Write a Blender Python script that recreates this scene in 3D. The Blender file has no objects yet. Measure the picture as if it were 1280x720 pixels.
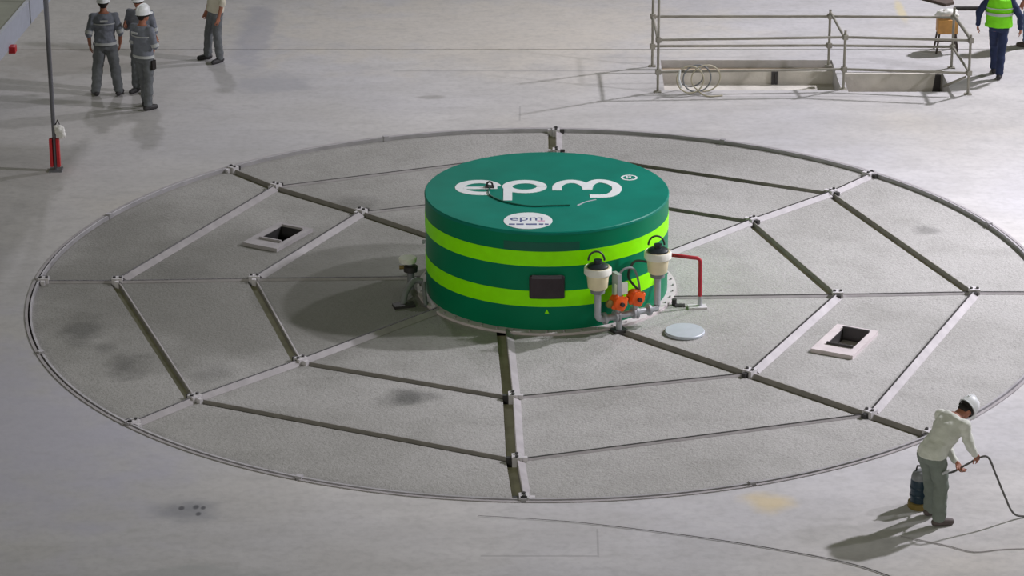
import bpy, bmesh, math, random
from mathutils import Vector, Matrix, noise
from mathutils.geometry import tessellate_polygon
random.seed(7)
sc = bpy.context.scene
COL = sc.collection
PI = math.pi

# ------------------------------------------------------------------ camera
cam_d = bpy.data.cameras.new('camera'); cam = bpy.data.objects.new('camera', cam_d); COL.objects.link(cam)
cam_d.sensor_width = 36; cam_d.lens = 36 * 3726.33 / 1280; cam_d.clip_end = 400
pitch, roll, yaw = .36668, -.00352, -.01048
fw = Vector((math.sin(yaw) * math.cos(pitch), math.cos(yaw) * math.cos(pitch), -math.sin(pitch)))
rt = fw.cross(Vector((0, 0, 1))).normalized(); up = rt.cross(fw)
rt2 = rt * math.cos(roll) + up * math.sin(roll); up2 = -rt * math.sin(roll) + up * math.cos(roll)
M4 = Matrix((rt2, up2, -fw)).transposed().to_4x4(); M4.translation = Vector((0, -39.729, 15.222))
cam.matrix_world = M4
sc.camera = cam

# ------------------------------------------------------------------ light and exposure
vs = sc.view_settings
vs.view_transform = 'Standard'; vs.look = 'None'; vs.gamma = 1; vs.use_curve_mapping = False
vs.exposure = -0.1
w = bpy.data.worlds.new('hall_light'); sc.world = w; w.use_nodes = True
bg = w.node_tree.nodes['Background']; bg.inputs[0].default_value = (.96, 1.0, .72, 1); bg.inputs[1].default_value = .13

R_ = math.radians
def lamp(name, pos, aim, cone, size, power, col):
    l = bpy.data.lights.new(name, 'SPOT'); l.shadow_soft_size = size; l.energy = power; l.color = col; l.spot_size = R_(cone); l.spot_blend = 1
    o = bpy.data.objects.new(name, l); COL.objects.link(o); o.location = pos
    o.rotation_euler = (Vector(aim) - Vector(pos)).to_track_quat('-Z', 'Y').to_euler()
    return o
# three flood lamps high on the right; fills added far left and behind camera
WHITE = (.985, .965, 1.06)
lamp('flood_or_fill_lamp', (24, 7, 20), (8.8, -2.2, 0), 45, .5, 44000, WHITE)
lamp('flood_or_fill_lamp', (20, 19, 18), (9, 12, 0), 62, .5, 30500, WHITE)
lamp('flood_or_fill_lamp', (28, .5, 19), (-5.5, 3, 0), 54, .7, 22000, WHITE)
lamp('flood_or_fill_lamp', (-9, 27, 17), (-5.5, 8, 0), 66, .7, 4500, WHITE)  # fill added far behind the left workers to brighten that floor
lamp('front_fill', (-18, -55, 16), (1, 3, 0), 40, 3.5, 23000, (1, .98, .94))  # unseen low fill, added to lift the front of the drum

# ------------------------------------------------------------------ materials
def srgb(r, g, b):
    f = lambda c: (c / 255 / 12.92) if c / 255 <= .04045 else ((c / 255 + .055) / 1.055) ** 2.4
    return (f(r), f(g), f(b), 1)

def mat(name, col, rough=.6, metal=0, var=.0, nscale=8, bump=0, bscale=60, spec=.4):
    m = bpy.data.materials.new(name); m.use_nodes = True
    nt = m.node_tree; b = nt.nodes['Principled BSDF']
    b.inputs['Roughness'].default_value = rough; b.inputs['Metallic'].default_value = metal
    b.inputs['Specular IOR Level'].default_value = spec
    b.inputs['Base Color'].default_value = col
    tc = nt.nodes.new('ShaderNodeTexCoord')
    if var:
        n = nt.nodes.new('ShaderNodeTexNoise'); n.inputs['Scale'].default_value = nscale; n.inputs['Detail'].default_value = 5
        nt.links.new(tc.outputs['Object'], n.inputs['Vector'])
        r = nt.nodes.new('ShaderNodeMapRange'); r.inputs[1].default_value = .3; r.inputs[2].default_value = .7
        r.inputs[3].default_value = 1 - var; r.inputs[4].default_value = 1 + var
        nt.links.new(n.outputs['Fac'], r.inputs[0])
        mx = nt.nodes.new('ShaderNodeVectorMath'); mx.operation = 'SCALE'; mx.inputs[0].default_value = col[:3]
        nt.links.new(r.outputs[0], mx.inputs['Scale']); nt.links.new(mx.outputs[0], b.inputs['Base Color'])
    if bump:
        n2 = nt.nodes.new('ShaderNodeTexNoise'); n2.inputs['Scale'].default_value = bscale; n2.inputs['Detail'].default_value = 4
        nt.links.new(tc.outputs['Object'], n2.inputs['Vector'])
        bp = nt.nodes.new('ShaderNodeBump'); bp.inputs['Strength'].default_value = bump; bp.inputs['Distance'].default_value = .02
        nt.links.new(n2.outputs['Fac'], bp.inputs['Height']); nt.links.new(bp.outputs[0], b.inputs['Normal'])
    return m

class NT:
    """small node-graph helper working on world position"""
    def __init__(s, m):
        s.nt = m.node_tree; s.b = s.nt.nodes['Principled BSDF']
        s.pos = s.nt.nodes.new('ShaderNodeNewGeometry').outputs['Position']
        sp = s.nt.nodes.new('ShaderNodeSeparateXYZ'); s.nt.links.new(s.pos, sp.inputs[0]); s.x, s.y = sp.outputs[0], sp.outputs[1]
    def lk(s, v, inp):
        if hasattr(v, 'links'): s.nt.links.new(v, inp)
        else: inp.default_value = v
    def math(s, op, a, b=0.0, c=0.0):
        n = s.nt.nodes.new('ShaderNodeMath'); n.operation = op
        for i, v in enumerate((a, b, c)): s.lk(v, n.inputs[i])
        return n.outputs[0]
    def noise(s, scale, detail=4, stretch=(1, 1, 1), rough=.5, off=(0, 0, 0)):
        mp = s.nt.nodes.new('ShaderNodeMapping'); mp.inputs['Scale'].default_value = stretch; mp.inputs['Location'].default_value = off
        s.nt.links.new(s.pos, mp.inputs[0])
        n = s.nt.nodes.new('ShaderNodeTexNoise'); n.inputs['Scale'].default_value = scale; n.inputs['Detail'].default_value = detail
        n.inputs['Roughness'].default_value = rough
        s.nt.links.new(mp.outputs[0], n.inputs['Vector']); return n.outputs['Fac']
    def rng(s, v, a, b, c, d):
        n = s.nt.nodes.new('ShaderNodeMapRange'); n.interpolation_type = 'SMOOTHSTEP'
        s.lk(v, n.inputs[0])
        for i, q in enumerate((a, b, c, d)): n.inputs[i + 1].default_value = q
        return n.outputs[0]
    def mix(s, f, a, b):
        n = s.nt.nodes.new('ShaderNodeMix'); n.data_type = 'RGBA'
        s.lk(f, n.inputs[0]); s.lk(a, n.inputs[6]); s.lk(b, n.inputs[7]); return n.outputs[2]
    def spot(s, cx, cy, rx, ry, warp=None, soft=.6):
        dx = s.math('DIVIDE', s.math('SUBTRACT', s.x, cx), rx); dy = s.math('DIVIDE', s.math('SUBTRACT', s.y, cy), ry)
        d = s.math('SQRT', s.math('ADD', s.math('MULTIPLY', dx, dx), s.math('MULTIPLY', dy, dy)))
        if warp is not None: d = s.math('ADD', d, s.math('MULTIPLY', s.math('SUBTRACT', warp, .5), 1.6))
        return s.rng(d, 1 - soft, 1, 1, 0)
    def line(s, coord, at, half, lo=None, hi=None, other=None):
        d = s.math('ABSOLUTE', s.math('SUBTRACT', coord, at))
        f = s.rng(d, half * .5, half, 1, 0)
        if lo is not None:
            f = s.math('MULTIPLY', f, s.math('MULTIPLY', s.math('GREATER_THAN', other, lo), s.math('LESS_THAN', other, hi)))
        return f
    def bump(s, h, strength, dist):
        n = s.nt.nodes.new('ShaderNodeBump'); n.inputs['Strength'].default_value = strength; n.inputs['Distance'].default_value = dist
        s.nt.links.new(h, n.inputs['Height']); s.nt.links.new(n.outputs[0], s.b.inputs['Normal'])
    def col(s, v): s.nt.links.new(v, s.b.inputs['Base Color'])

def floor_material():
    m = bpy.data.materials.new('polished_concrete'); m.use_nodes = True; g = NT(m)
    big = g.noise(.16, 3, off=(3, 1, 0)); mid = g.noise(.7, 6, (1, 2.2, 1), .6); fine = g.noise(9, 4); warp = g.noise(1.6, 4); hue = g.noise(.22, 2, off=(11, 4, 0))
    c = g.mix(g.rng(big, .35, .65, 0, 1), (.50, .482, .47, 1), (.57, .55, .54, 1))
    c = g.mix(g.rng(hue, .42, .62, 0, .4), c, (.48, .475, .52, 1))
    c = g.mix(g.rng(hue, .28, .42, .45, 0), c, (.60, .55, .47, 1))
    c = g.mix(g.rng(mid, .34, .6, .3, 0), c, (.39, .375, .365, 1))
    c = g.mix(g.rng(mid, .52, .75, 0, .22), c, (.65, .625, .61, 1))
    c = g.mix(g.math('MULTIPLY', g.spot(-1.2, 13.2, 6, 3.2, warp, .7), .7), c, (.57, .53, .475, 1))
    sm = g.noise(2.6, 7, (1, 1.6, 1), .65, (7, 3, 0)); c = g.mix(g.rng(sm, .3, .52, .3, 0), c, (.36, .35, .34, 1)); c = g.mix(g.rng(sm, .55, .75, 0, .25), c, (.64, .625, .61, 1))
    c = g.mix(g.rng(fine, .3, .6, .16, 0), c, (.25, .25, .25, 1))
    # bluish tint on the left, a painted cast shadow further back, darker patches
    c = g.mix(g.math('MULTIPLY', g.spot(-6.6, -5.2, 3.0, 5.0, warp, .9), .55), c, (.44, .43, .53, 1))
    c = g.mix(g.math('MULTIPLY', g.spot(-5.25, 12.9, .42, 3.0, warp, .5), .55), c, (.33, .33, .38, 1))  # shadow of something out of view, painted into the floor colour
    c = g.mix(g.math('MULTIPLY', g.spot(-4.7, 9.8, .95, .75, warp, .6), .5), c, (.33, .33, .36, 1))  # diagonal end of the cast shadow, also painted in
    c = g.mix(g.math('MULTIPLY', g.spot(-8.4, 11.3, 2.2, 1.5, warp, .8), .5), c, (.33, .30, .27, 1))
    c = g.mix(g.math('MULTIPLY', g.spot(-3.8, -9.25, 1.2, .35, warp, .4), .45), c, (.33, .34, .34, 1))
    # oil stains and a yellow paint smear
    c = g.mix(g.math('MULTIPLY', g.spot(-4.22, -7.44, .5, .55, warp, .9), .6), c, (.16, .17, .20, 1))
    for px, py, r in ((-4.13, -7.41, .05), (-4.04, -7.43, .04), (-4.08, -7.6, .045), (-4.3, -7.44, .05)):
        c = g.mix(g.math('MULTIPLY', g.spot(px, py, r, r * 1.6, None, .6), .75), c, (.06, .06, .07, 1))
    c = g.mix(g.math('MULTIPLY', g.spot(2.72, -7.24, .42, .36, warp, .8), .5), c, (.66, .50, .20, 1))
    c = g.mix(g.math('MULTIPLY', g.spot(6.75, 14.4, .12, 1.1, warp, .8), .5), c, (.66, .55, .25, 1))
    c = g.mix(g.math('MULTIPLY', g.spot(-1.9, 9.0, .3, .12, warp, .6), .5), c, (.25, .24, .22, 1))
    # saw cuts and old patch outlines
    ln = g.line(g.y, 10.55, .035, -2.6, 2.0, g.x)
    for q in (g.line(g.y, 8.5, .03, -.36, 6.4, g.x), g.line(g.x, -.36, .018, 7.7, 8.5, g.y), g.line(g.x, .66, .016, -8.75, -8.0, g.y),
              g.line(g.y, -8.72, .025, -.7, .66, g.x), g.line(g.y, 9.02, .03, 1.6, 7.4, g.x)):
        ln = g.math('MAXIMUM', ln, q)
    c = g.mix(g.math('MULTIPLY', ln, .36), c, (.22, .21, .21, 1))
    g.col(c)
    g.b.inputs['Specular IOR Level'].default_value = .15
    g.nt.links.new(g.rng(mid, .3, .7, .6, .78), g.b.inputs['Roughness'])
    g.bump(g.noise(14, 5), .12, .02)
    return m

def panel_material():
    m = bpy.data.materials.new('gritty_panel_coating'); m.use_nodes = True; g = NT(m)
    big = g.noise(.3, 4, off=(5, 2, 0)); fine = g.noise(17, 3, rough=.7); warp = g.noise(2.2, 4); mid = g.noise(1.6, 5)
    c = g.mix(g.rng(big, .35, .65, 0, 1), (.33, .32, .302, 1), (.40, .388, .372, 1))
    c = g.mix(g.rng(mid, .3, .55, .3, 0), c, (.24, .235, .215, 1))
    c = g.mix(g.rng(fine, .25, .5, .42, 0), c, (.2, .197, .185, 1))
    c = g.mix(g.rng(fine, .55, .75, 0, .4), c, (.46, .455, .44, 1))
    for px, py, rx, ry, f in ((-6.3, -1.6, .45, .75, .65), (-5.55, -2.9, .38, .6, .65), (-5.95, -2.25, .25, .35, .45), (-1.74, -3.97, .5, .38, .75), (-2.9, 3.6, .45, .5, .4),
                              (-1.6, -.4, .8, 1.0, .3), (5.8, 2.4, .25, .25, .45), (-4.4, -3.2, .5, .5, .35), (-5.2, .6, .9, .7, .3)):
        c = g.mix(g.math('MULTIPLY', g.spot(px, py, rx, ry, warp, .9), f), c, (.085, .085, .08, 1))
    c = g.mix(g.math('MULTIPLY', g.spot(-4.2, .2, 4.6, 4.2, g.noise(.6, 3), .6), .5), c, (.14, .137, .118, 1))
    g.col(c)
    g.b.inputs['Specular IOR Level'].default_value = .25; g.b.inputs['Roughness'].default_value = .7
    g.bump(g.noise(22, 3, rough=.7), .5, .03)
    return m

MT = {}
MT['floor'] = floor_material(); MT['panel'] = panel_material()
MT['subbase'] = mat('dark_concrete', srgb(104, 100, 96), .85, var=.15, nscale=2)
MT['pitwall'] = mat('pit_concrete', srgb(200, 195, 186), .85, var=.14, nscale=2.5, bump=.3, bscale=20)
MT['pitbrown'] = mat('brown_stained_concrete', srgb(184, 168, 148), .85, var=.18, nscale=2.5)
MT['flange'] = mat('primed_steel', srgb(162, 157, 158), .6, 0, var=.12, nscale=5, bump=.1)
MT['rim'] = mat('rim_steel', srgb(170, 167, 170), .5, .2, var=.15, nscale=3)
MT['slot'] = mat('olive_grimy_steel', srgb(158, 154, 128), .75, 0, var=.2, nscale=4)
MT['lip'] = mat('grimy_lip_steel', srgb(132, 128, 122), .7, 0, var=.15, nscale=4)
MT['bolt'] = mat('dark_bolt_steel', srgb(70, 68, 68), .5, .5, var=.1)
MT['plate'] = mat('pale_plate', srgb(200, 196, 198), .55, .1, var=.1)
MT['primer'] = mat('pink_primer', srgb(200, 190, 190), .65, 0, var=.1, nscale=4)
MT['black'] = mat('black_inside', srgb(26, 26, 24), .8)
MT['green'] = mat('green_paint', srgb(0, 118, 82), .4, var=.06, nscale=2.2, spec=.15)
MT['green_lid'] = mat('lid_green_paint', srgb(10, 122, 104), .42, var=.12, nscale=1.6, bump=.06, bscale=6, spec=.15)
MT['green_dark'] = mat('dark_green_paint', srgb(2, 92, 74), .45, var=.05)
MT['lime'] = mat('lime_paint', srgb(150, 250, 0), .42, var=.04, spec=.15)
MT['white'] = mat('white_paint', srgb(225, 228, 228), .5, var=.04)
MT['ink'] = mat('blue_grey_ink', srgb(92, 100, 140), .6)
MT['pinkink'] = mat('pink_ink', srgb(214, 178, 196), .6)
MT['panelblack'] = mat('dark_plastic', srgb(52, 42, 48), .5, var=.15, nscale=6)
MT['panelgrey'] = mat('grey_plastic', srgb(80, 76, 82), .5)
MT['cream'] = mat('cream_plastic', srgb(226, 214, 178), .45, var=.05)
MT['offwhite'] = mat('offwhite_plastic', srgb(226, 224, 214), .45, var=.04)
MT['blackcap'] = mat('black_cap', srgb(34, 42, 44), .35)
MT['galv'] = mat('galvanised_pipe', srgb(172, 174, 178), .4, .35, var=.1, nscale=7)
MT['greypipe'] = mat('grey_pipe', srgb(128, 130, 132), .5, .2, var=.1)
MT['orange'] = mat('orange_enamel', srgb(232, 92, 28), .4, var=.08)
MT['red'] = mat('red_paint', srgb(172, 44, 56), .45, var=.08)
MT['redbright'] = mat('red_plastic', srgb(198, 40, 48), .45, var=.06)
MT['hose'] = mat('black_hose', srgb(58, 60, 56), .5)
MT['beigehose'] = mat('beige_hose', srgb(180, 172, 150), .6)
MT['cable'] = mat('grey_cable', srgb(96, 94, 92), .6)
MT['lid'] = mat('grey_lid', srgb(178, 184, 190), .5, .1, var=.05)
MT['scaff'] = mat('scaffold_tube', srgb(150, 146, 136), .5, .3, var=.16, nscale=4)
MT['wood'] = mat('orange_wood', srgb(200, 148, 84), .6, var=.15, nscale=9)
MT['darkwood'] = mat('dark_wood', srgb(70, 60, 54), .7, var=.1)
MT['cloth'] = mat('white_cloth', srgb(236, 234, 230), .8, bump=.4, bscale=20)
MT['brownsheet'] = mat('brown_sheet', srgb(92, 80, 74), .8, var=.1)
MT['beamgrey'] = mat('pale_blue_grey_paint', srgb(176, 180, 194), .5, var=.05)
MT['deck'] = mat('green_grey_deck', srgb(150, 152, 138), .7, var=.15, nscale=2)
MT['polegrey'] = mat('pole_steel', srgb(118, 118, 124), .45, .4, var=.1)
MT['skin'] = mat('skin', srgb(158, 104, 82), .55, var=.05)
MT['hair'] = mat('dark_hair', srgb(34, 28, 26), .7)
MT['helmet'] = mat('white_helmet', srgb(238, 240, 242), .3)
MT['greyshirt'] = mat('grey_work_cloth', srgb(120, 124, 134), .85, var=.12, nscale=9, bump=.5, bscale=22)
MT['greytrs'] = mat('grey_trouser_cloth', srgb(104, 107, 110), .85, var=.14, nscale=8, bump=.5, bscale=18)
MT['bluegrey'] = mat('blue_grey_trouser_cloth', srgb(92, 102, 116), .85, var=.14, nscale=8, bump=.5, bscale=18)
MT['greengrey'] = mat('green_grey_trouser_cloth', srgb(122, 130, 122), .85, var=.1, nscale=8, bump=.5, bscale=18)
MT['offshirt'] = mat('offwhite_shirt_cloth', srgb(220, 221, 212), .85, var=.08, nscale=8, bump=.5, bscale=18)
MT['beige'] = mat('beige_shirt_cloth', srgb(206, 200, 184), .85, var=.06, bump=.4, bscale=18)
MT['navy'] = mat('navy_cloth', srgb(42, 52, 84), .85, var=.15, nscale=8, bump=.4, bscale=18)
MT['jeans'] = mat('blue_jeans', srgb(92, 116, 156), .85, var=.1)
MT['hivis'] = mat('hi_vis_lime_cloth', srgb(132, 232, 30), .75, var=.06, nscale=6, bump=.4, bscale=14)
MT['reflect'] = mat('reflective_tape', srgb(186, 188, 188), .4)
MT['boot'] = mat('dark_boot', srgb(58, 56, 58), .6, var=.1)
MT['brownboot'] = mat('brown_boot', srgb(92, 82, 80), .65, var=.1)
MT['teal'] = mat('dark_teal_plastic', srgb(30, 52, 66), .4, var=.08)
MT['yellow'] = mat('ochre_plastic', srgb(124, 106, 52), .6)

# ------------------------------------------------------------------ mesh helpers
class MB:
    def __init__(s): s.v = []; s.f = []
    def add(s, vs, fs):
        o = len(s.v); s.v += [Vector(q) for q in vs]; s.f += [tuple(i + o for i in f) for f in fs]; return s
    def box(s, c, size, rz=0, rot=None):
        R = rot if rot is not None else Matrix.Rotation(rz, 3, 'Z'); c = Vector(c); h = [q / 2 for q in size]
        vs = [c + R @ Vector((sx * h[0], sy * h[1], sz * h[2])) for sx in (-1, 1) for sy in (-1, 1) for sz in (-1, 1)]
        return s.add(vs, [(0, 1, 3, 2), (4, 6, 7, 5), (0, 4, 5, 1), (2, 3, 7, 6), (0, 2, 6, 4), (1, 5, 7, 3)])
    def bar(s, a, b, w_, h_, upv=(0, 0, 1)):
        a, b = Vector(a), Vector(b); d = (b - a); L = d.length; d.normalize(); u = Vector(upv); sd = u.cross(d).normalized(); u = d.cross(sd)
        return s.box((a + b) / 2, (L, w_, h_), rot=Matrix((d, sd, u)).transposed())
    def prism(s, poly, z0, z1):
        n = len(poly); vs = [(x, y, z0) for x, y in poly] + [(x, y, z1) for x, y in poly]
        return s.add(vs, [tuple(range(n - 1, -1, -1)), tuple(range(n, 2 * n))] + [(i, (i + 1) % n, n + (i + 1) % n, n + i) for i in range(n)])
    def tube(s, path, r, n=10, closed=False):
        path = [Vector(p) for p in path]; m = len(path); rr = r if isinstance(r, (list, tuple)) else [r] * m
        prev = None; vs = []
        for i, p in enumerate(path):
            if closed: t = (path[(i + 1) % m] - path[i - 1])
            else: t = path[min(i + 1, m - 1)] - path[max(i - 1, 0)]
            t.normalize()
            if prev is None:
                a = Vector((0, 0, 1)) if abs(t.z) < .9 else Vector((1, 0, 0)); u = (a - t * a.dot(t)).normalized()
            else: u = (prev - t * prev.dot(t)).normalized()
            prev = u; q = t.cross(u)
            vs += [p + (u * math.cos(2 * PI * k / n) + q * math.sin(2 * PI * k / n)) * rr[i] for k in range(n)]
        fs = []
        for i in range(m if closed else m - 1):
            j = (i + 1) % m
            fs += [(i * n + k, i * n + (k + 1) % n, j * n + (k + 1) % n, j * n + k) for k in range(n)]
        if not closed: fs += [tuple(range(n - 1, -1, -1)), tuple(range((m - 1) * n, m * n))]
        return s.add(vs, fs)
    def cyl(s, a, b, r0, r1=None, n=16): return s.tube([a, b], [r0, r0 if r1 is None else r1], n)
    def lathe(s, prof, c, n=32, axis=None):
        R = Vector((0, 0, 1)).rotation_difference(Vector(axis)).to_matrix() if axis is not None else Matrix.Identity(3); c = Vector(c)
        m = len(prof); vs = [c + R @ Vector((r * math.cos(2 * PI * k / n), r * math.sin(2 * PI * k / n), z)) for r, z in prof for k in range(n)]
        fs = [(i * n + k, i * n + (k + 1) % n, (i + 1) * n + (k + 1) % n, (i + 1) * n + k) for i in range(m - 1) for k in range(n)]
        fs += [tuple(range(n - 1, -1, -1)), tuple(range((m - 1) * n, m * n))]
        return s.add(vs, fs)
    def caps(s, a, ra, b, rb, n=14):
        a, b = Vector(a), Vector(b); t = (b - a).normalized(); pa = []; rr = []
        for k in (75, 50, 25): q = R_(k); pa.append(a - t * ra * math.sin(q)); rr.append(ra * math.cos(q))
        pa.append(a); rr.append(ra); pa.append(b); rr.append(rb)
        for k in (25, 50, 75): q = R_(k); pa.append(b + t * rb * math.sin(q)); rr.append(rb * math.cos(q))
        return s.tube(pa, rr, n)
    def ell(s, c, rad, rot=None, n=16, m=10):
        c = Vector(c); R = rot if rot is not None else Matrix.Identity(3); vs = []; fs = []
        for i in range(1, m):
            q = -PI / 2 + PI * i / m
            vs += [c + R @ Vector((rad[0] * math.cos(q) * math.cos(2 * PI * k / n), rad[1] * math.cos(q) * math.sin(2 * PI * k / n), rad[2] * math.sin(q))) for k in range(n)]
        vs += [c + R @ Vector((0, 0, -rad[2])), c + R @ Vector((0, 0, rad[2]))]; B = (m - 1) * n
        for i in range(m - 2): fs += [(i * n + k, i * n + (k + 1) % n, (i + 1) * n + (k + 1) % n, (i + 1) * n + k) for k in range(n)]
        fs += [(B, (k + 1) % n, k) for k in range(n)] + [(B + 1, (m - 2) * n + k, (m - 2) * n + (k + 1) % n) for k in range(n)]
        return s.add(vs, fs)
    def mesh(s, name, mt, off=(0, 0, 0), smooth=False):
        me = bpy.data.meshes.new(name); o = Vector(off); me.from_pydata([v - o for v in s.v], [], s.f)
        bm = bmesh.new(); bm.from_mesh(me); bmesh.ops.recalc_face_normals(bm, faces=bm.faces); bm.to_mesh(me); bm.free()
        me.materials.append(mt)
        if smooth:
            me.polygons.foreach_set('use_smooth', [True] * len(me.polygons))
            try: me.set_sharp_from_angle(angle=R_(40))
            except Exception: pass
        return me
    def build(s, name, mt, parent=None, smooth=False, loc=None):
        """vertices are given in world coordinates; children are stored relative to their thing's base"""
        off = Vector(loc) if loc is not None else (base_of(parent) if parent else Vector((0, 0, 0)))
        o = bpy.data.objects.new(name, s.mesh(name, MT[mt] if isinstance(mt, str) else mt, off, smooth)); COL.objects.link(o)
        if parent: o.parent = parent
        elif loc is not None: o.location = loc
        return o

def base_of(o):
    p = Vector((0, 0, 0))
    while o: p += o.location; o = o.parent
    return p
def tag(o, label, cat, group=None):
    o['label'] = label; o['category'] = cat
    if group: o['group'] = group
    return o
def empty(name, loc, label, cat, group=None):
    o = bpy.data.objects.new(name, None); COL.objects.link(o); o.location = loc; o.empty_display_size = .2
    return tag(o, label, cat, group)
def link(o, parent): o.parent = parent; COL.objects.link(o); return o
def holed(outer, holes, z0, z1):
    """flat slab with holes"""
    mb = MB(); loops = [outer] + holes; flat = [p for l in loops for p in l]
    tri = tessellate_polygon([[Vector((x, y, 0)) for x, y in l] for l in loops]); N = len(flat)
    vs = [(x, y, z1) for x, y in flat] + [(x, y, z0) for x, y in flat]
    fs = [tuple(t) for t in tri] + [tuple(i + N for i in reversed(t)) for t in tri]; o = 0
    for l in loops:
        n = len(l); fs += [(o + i, o + (i + 1) % n, N + o + (i + 1) % n, N + o + i) for i in range(n)]; o += n
    return mb.add(vs, fs)
def text_mesh(txt, name, mt, mtx, size, parent, ext=.002):
    cu = bpy.data.curves.new('t', 'FONT'); cu.body = txt; cu.size = size; cu.align_x = 'CENTER'; cu.align_y = 'CENTER'; cu.extrude = ext
    t = bpy.data.objects.new('t', cu); COL.objects.link(t); dg = bpy.context.evaluated_depsgraph_get()
    me = bpy.data.meshes.new_from_object(t.evaluated_get(dg)); bpy.data.objects.remove(t); bpy.data.curves.remove(cu)
    me.transform(Matrix.Translation(-base_of(parent)) @ mtx); me.materials.clear(); me.materials.append(MT[mt]); me.name = name
    return link(bpy.data.objects.new(name, me), parent)
def smooth_path(pts, n=8):
    pts = [Vector(p) for p in pts]; out = []
    for i in range(len(pts) - 1):
        a = pts[max(i - 1, 0)]; b = pts[i]; c = pts[i + 1]; d = pts[min(i + 2, len(pts) - 1)]
        for k in range(n):
            t = k / n; out.append(.5 * ((2 * b) + (c - a) * t + (2 * a - 5 * b + 4 * c - d) * t * t + (3 * b - a - 3 * c + d) * t ** 3))
    return out + [pts[-1]]

# ================================================================== FLOOR
S = 7.2
PANEL_Z = -.04
fl = MB().box((0, 8, -.85), (70, 70, .1)).build('floor', 'subbase'); fl['kind'] = 'structure'
fl['label'] = 'grey polished concrete hall floor with smudges and saw cut joints'
JY = 11.88
circle = [(7.29 * math.cos(2 * PI * k / 160), 7.29 * math.sin(2 * PI * k / 160)) for k in range(160)]
holeL = [(2.12, 9.39), (5.16, 9.39), (5.16, 11.2), (2.12, 11.2)]
holeR = [(5.27, 9.3), (7.03, 9.3), (7.03, 10.46), (5.27, 10.46)]
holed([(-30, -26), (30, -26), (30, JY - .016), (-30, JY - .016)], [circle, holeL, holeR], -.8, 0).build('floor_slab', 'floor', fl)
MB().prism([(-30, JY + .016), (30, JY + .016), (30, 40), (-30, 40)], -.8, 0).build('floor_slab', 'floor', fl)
# shallow pits inside the barrier: stepped back wall and a bottom
MB().box((3.64, 11.11, -.47), (3.04, .18, .66)).build('pit_step', 'pitbrown', fl)
MB().box((3.64, 10.2, -.58), (3.04, 1.62, .44)).build('pit_bottom', 'pitwall', fl)
MB().box((3.64, 10.98, -.31), (3.04, .08, .36)).build('pit_wall', 'pitwall', fl)
MB().box((6.15, 9.85, -.66), (1.76, 1.1, .28)).build('pit_bottom', 'pitwall', fl)
MB().box((6.15, 10.43, -.405), (1.76, .06, .79)).build('pit_wall', 'pitwall', fl)
MB().add([(6.9, 10.39, -.02), (6.99, 10.39, -.02), (6.99, 10.39, -.42), (6.84, 10.39, -.42), (6.9, 10.34, -.02), (6.99, 10.34, -.02), (6.99, 10.34, -.42), (6.84, 10.34, -.42)],
         [(0, 1, 2, 3), (4, 7, 6, 5), (0, 4, 5, 1), (1, 5, 6, 2), (2, 6, 7, 3), (3, 7, 4, 0)]).build('pit_shadow_plate', 'bolt', fl)  # dark plate standing in for a triangular shadow at the pit's end
for x in (4.1, 4.16): MB().box((x, 10.92, -.3), (.05, .05, .34)).build('pit_stud', 'bolt', fl)

# ================================================================== PIT COVER
NODE = {(0, 1): (-.051, -.558), (0, 2): (-.042, -.832), (0, 3): (-.029, -1.006), (1, 1): (.384, -.445), (1, 2): (.585, -.633),
        (2, 1): (.583, -.044), (2, 2): (.853, -.030), (3, 1): (.443, .386), (3, 2): (.627, .565), (3, 3): (.732, .693), (4, 3): (.034, 1.0),
        (5, 1): (-.381, .441), (5, 2): (-.577, .607), (5, 3): (-.68, .721), (6, 1): (-.573, .044), (6, 2): (-.845, .031), (6, 3): (-1, .031),
        (7, 1): (-.448, -.388), (7, 2): (-.626, -.566), (7, 3): (-.727, -.685)}
def node(s, k):
    s %= 8
    if k == 3:
        p = NODE.get((s, 3)); a = math.atan2(p[1], p[0]) if p else -PI / 2 - R_(1.7) + s * PI / 4
        return Vector((math.cos(a), math.sin(a))) * S
    if (s, k) in NODE: return Vector(NODE[(s, k)]) * S
    r = (.584, .846)[k - 1]; a = -PI / 2 - R_((4.3, 2.3)[k - 1]) + s * PI / 4
    return Vector((math.cos(a), math.sin(a))) * r * S
DC = Vector((.078, .03)); DR = 1.72; DH = 1.425
def inner(s):
    a, b = node(s, 1), node(s, 3); d = (a - b).normalized(); p = a.copy()
    while (p - DC).length > DR + .1: p = p + d * .02
    return p
pit = empty('turbine_pit_cover', (0, 0, PANEL_Z), 'large round grey pit cover split by ribs into web-like panels set into the floor', 'pit cover')
def arc(p, q, c, n):
    a0 = math.atan2(p.y - c.y, p.x - c.x); a1 = math.atan2(q.y - c.y, q.x - c.x)
    while a1 < a0: a1 += 2 * PI
    r0, r1 = (p - c).length, (q - c).length
    return [c + Vector((math.cos(a0 + (a1 - a0) * i / n), math.sin(a0 + (a1 - a0) * i / n))) * (r0 + (r1 - r0) * i / n) for i in range(n + 1)]
HATCH = {(5, 2): (Vector((-3.93, 2.06)), R_(62), -1), (1, 2): (Vector((4.13, -2.09)), R_(64), 1)}
O0 = Vector((0, 0))
def rect(c, ang, L, W):
    u = Vector((math.cos(ang), math.sin(ang))); v = Vector((-u.y, u.x))
    return [c - u * L / 2 - v * W / 2, c + u * L / 2 - v * W / 2, c + u * L / 2 + v * W / 2, c - u * L / 2 + v * W / 2]
SPOKE_W = {0: (.13, .10), 1: (.115, .05), 2: (.045, .04), 3: (.03, .085)}        # slot width, cover plate width
CHORD_W = {0: (.045, .03), 1: (.03, .10), 2: (.105, .035), 3: (.07, .04)}
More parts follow.
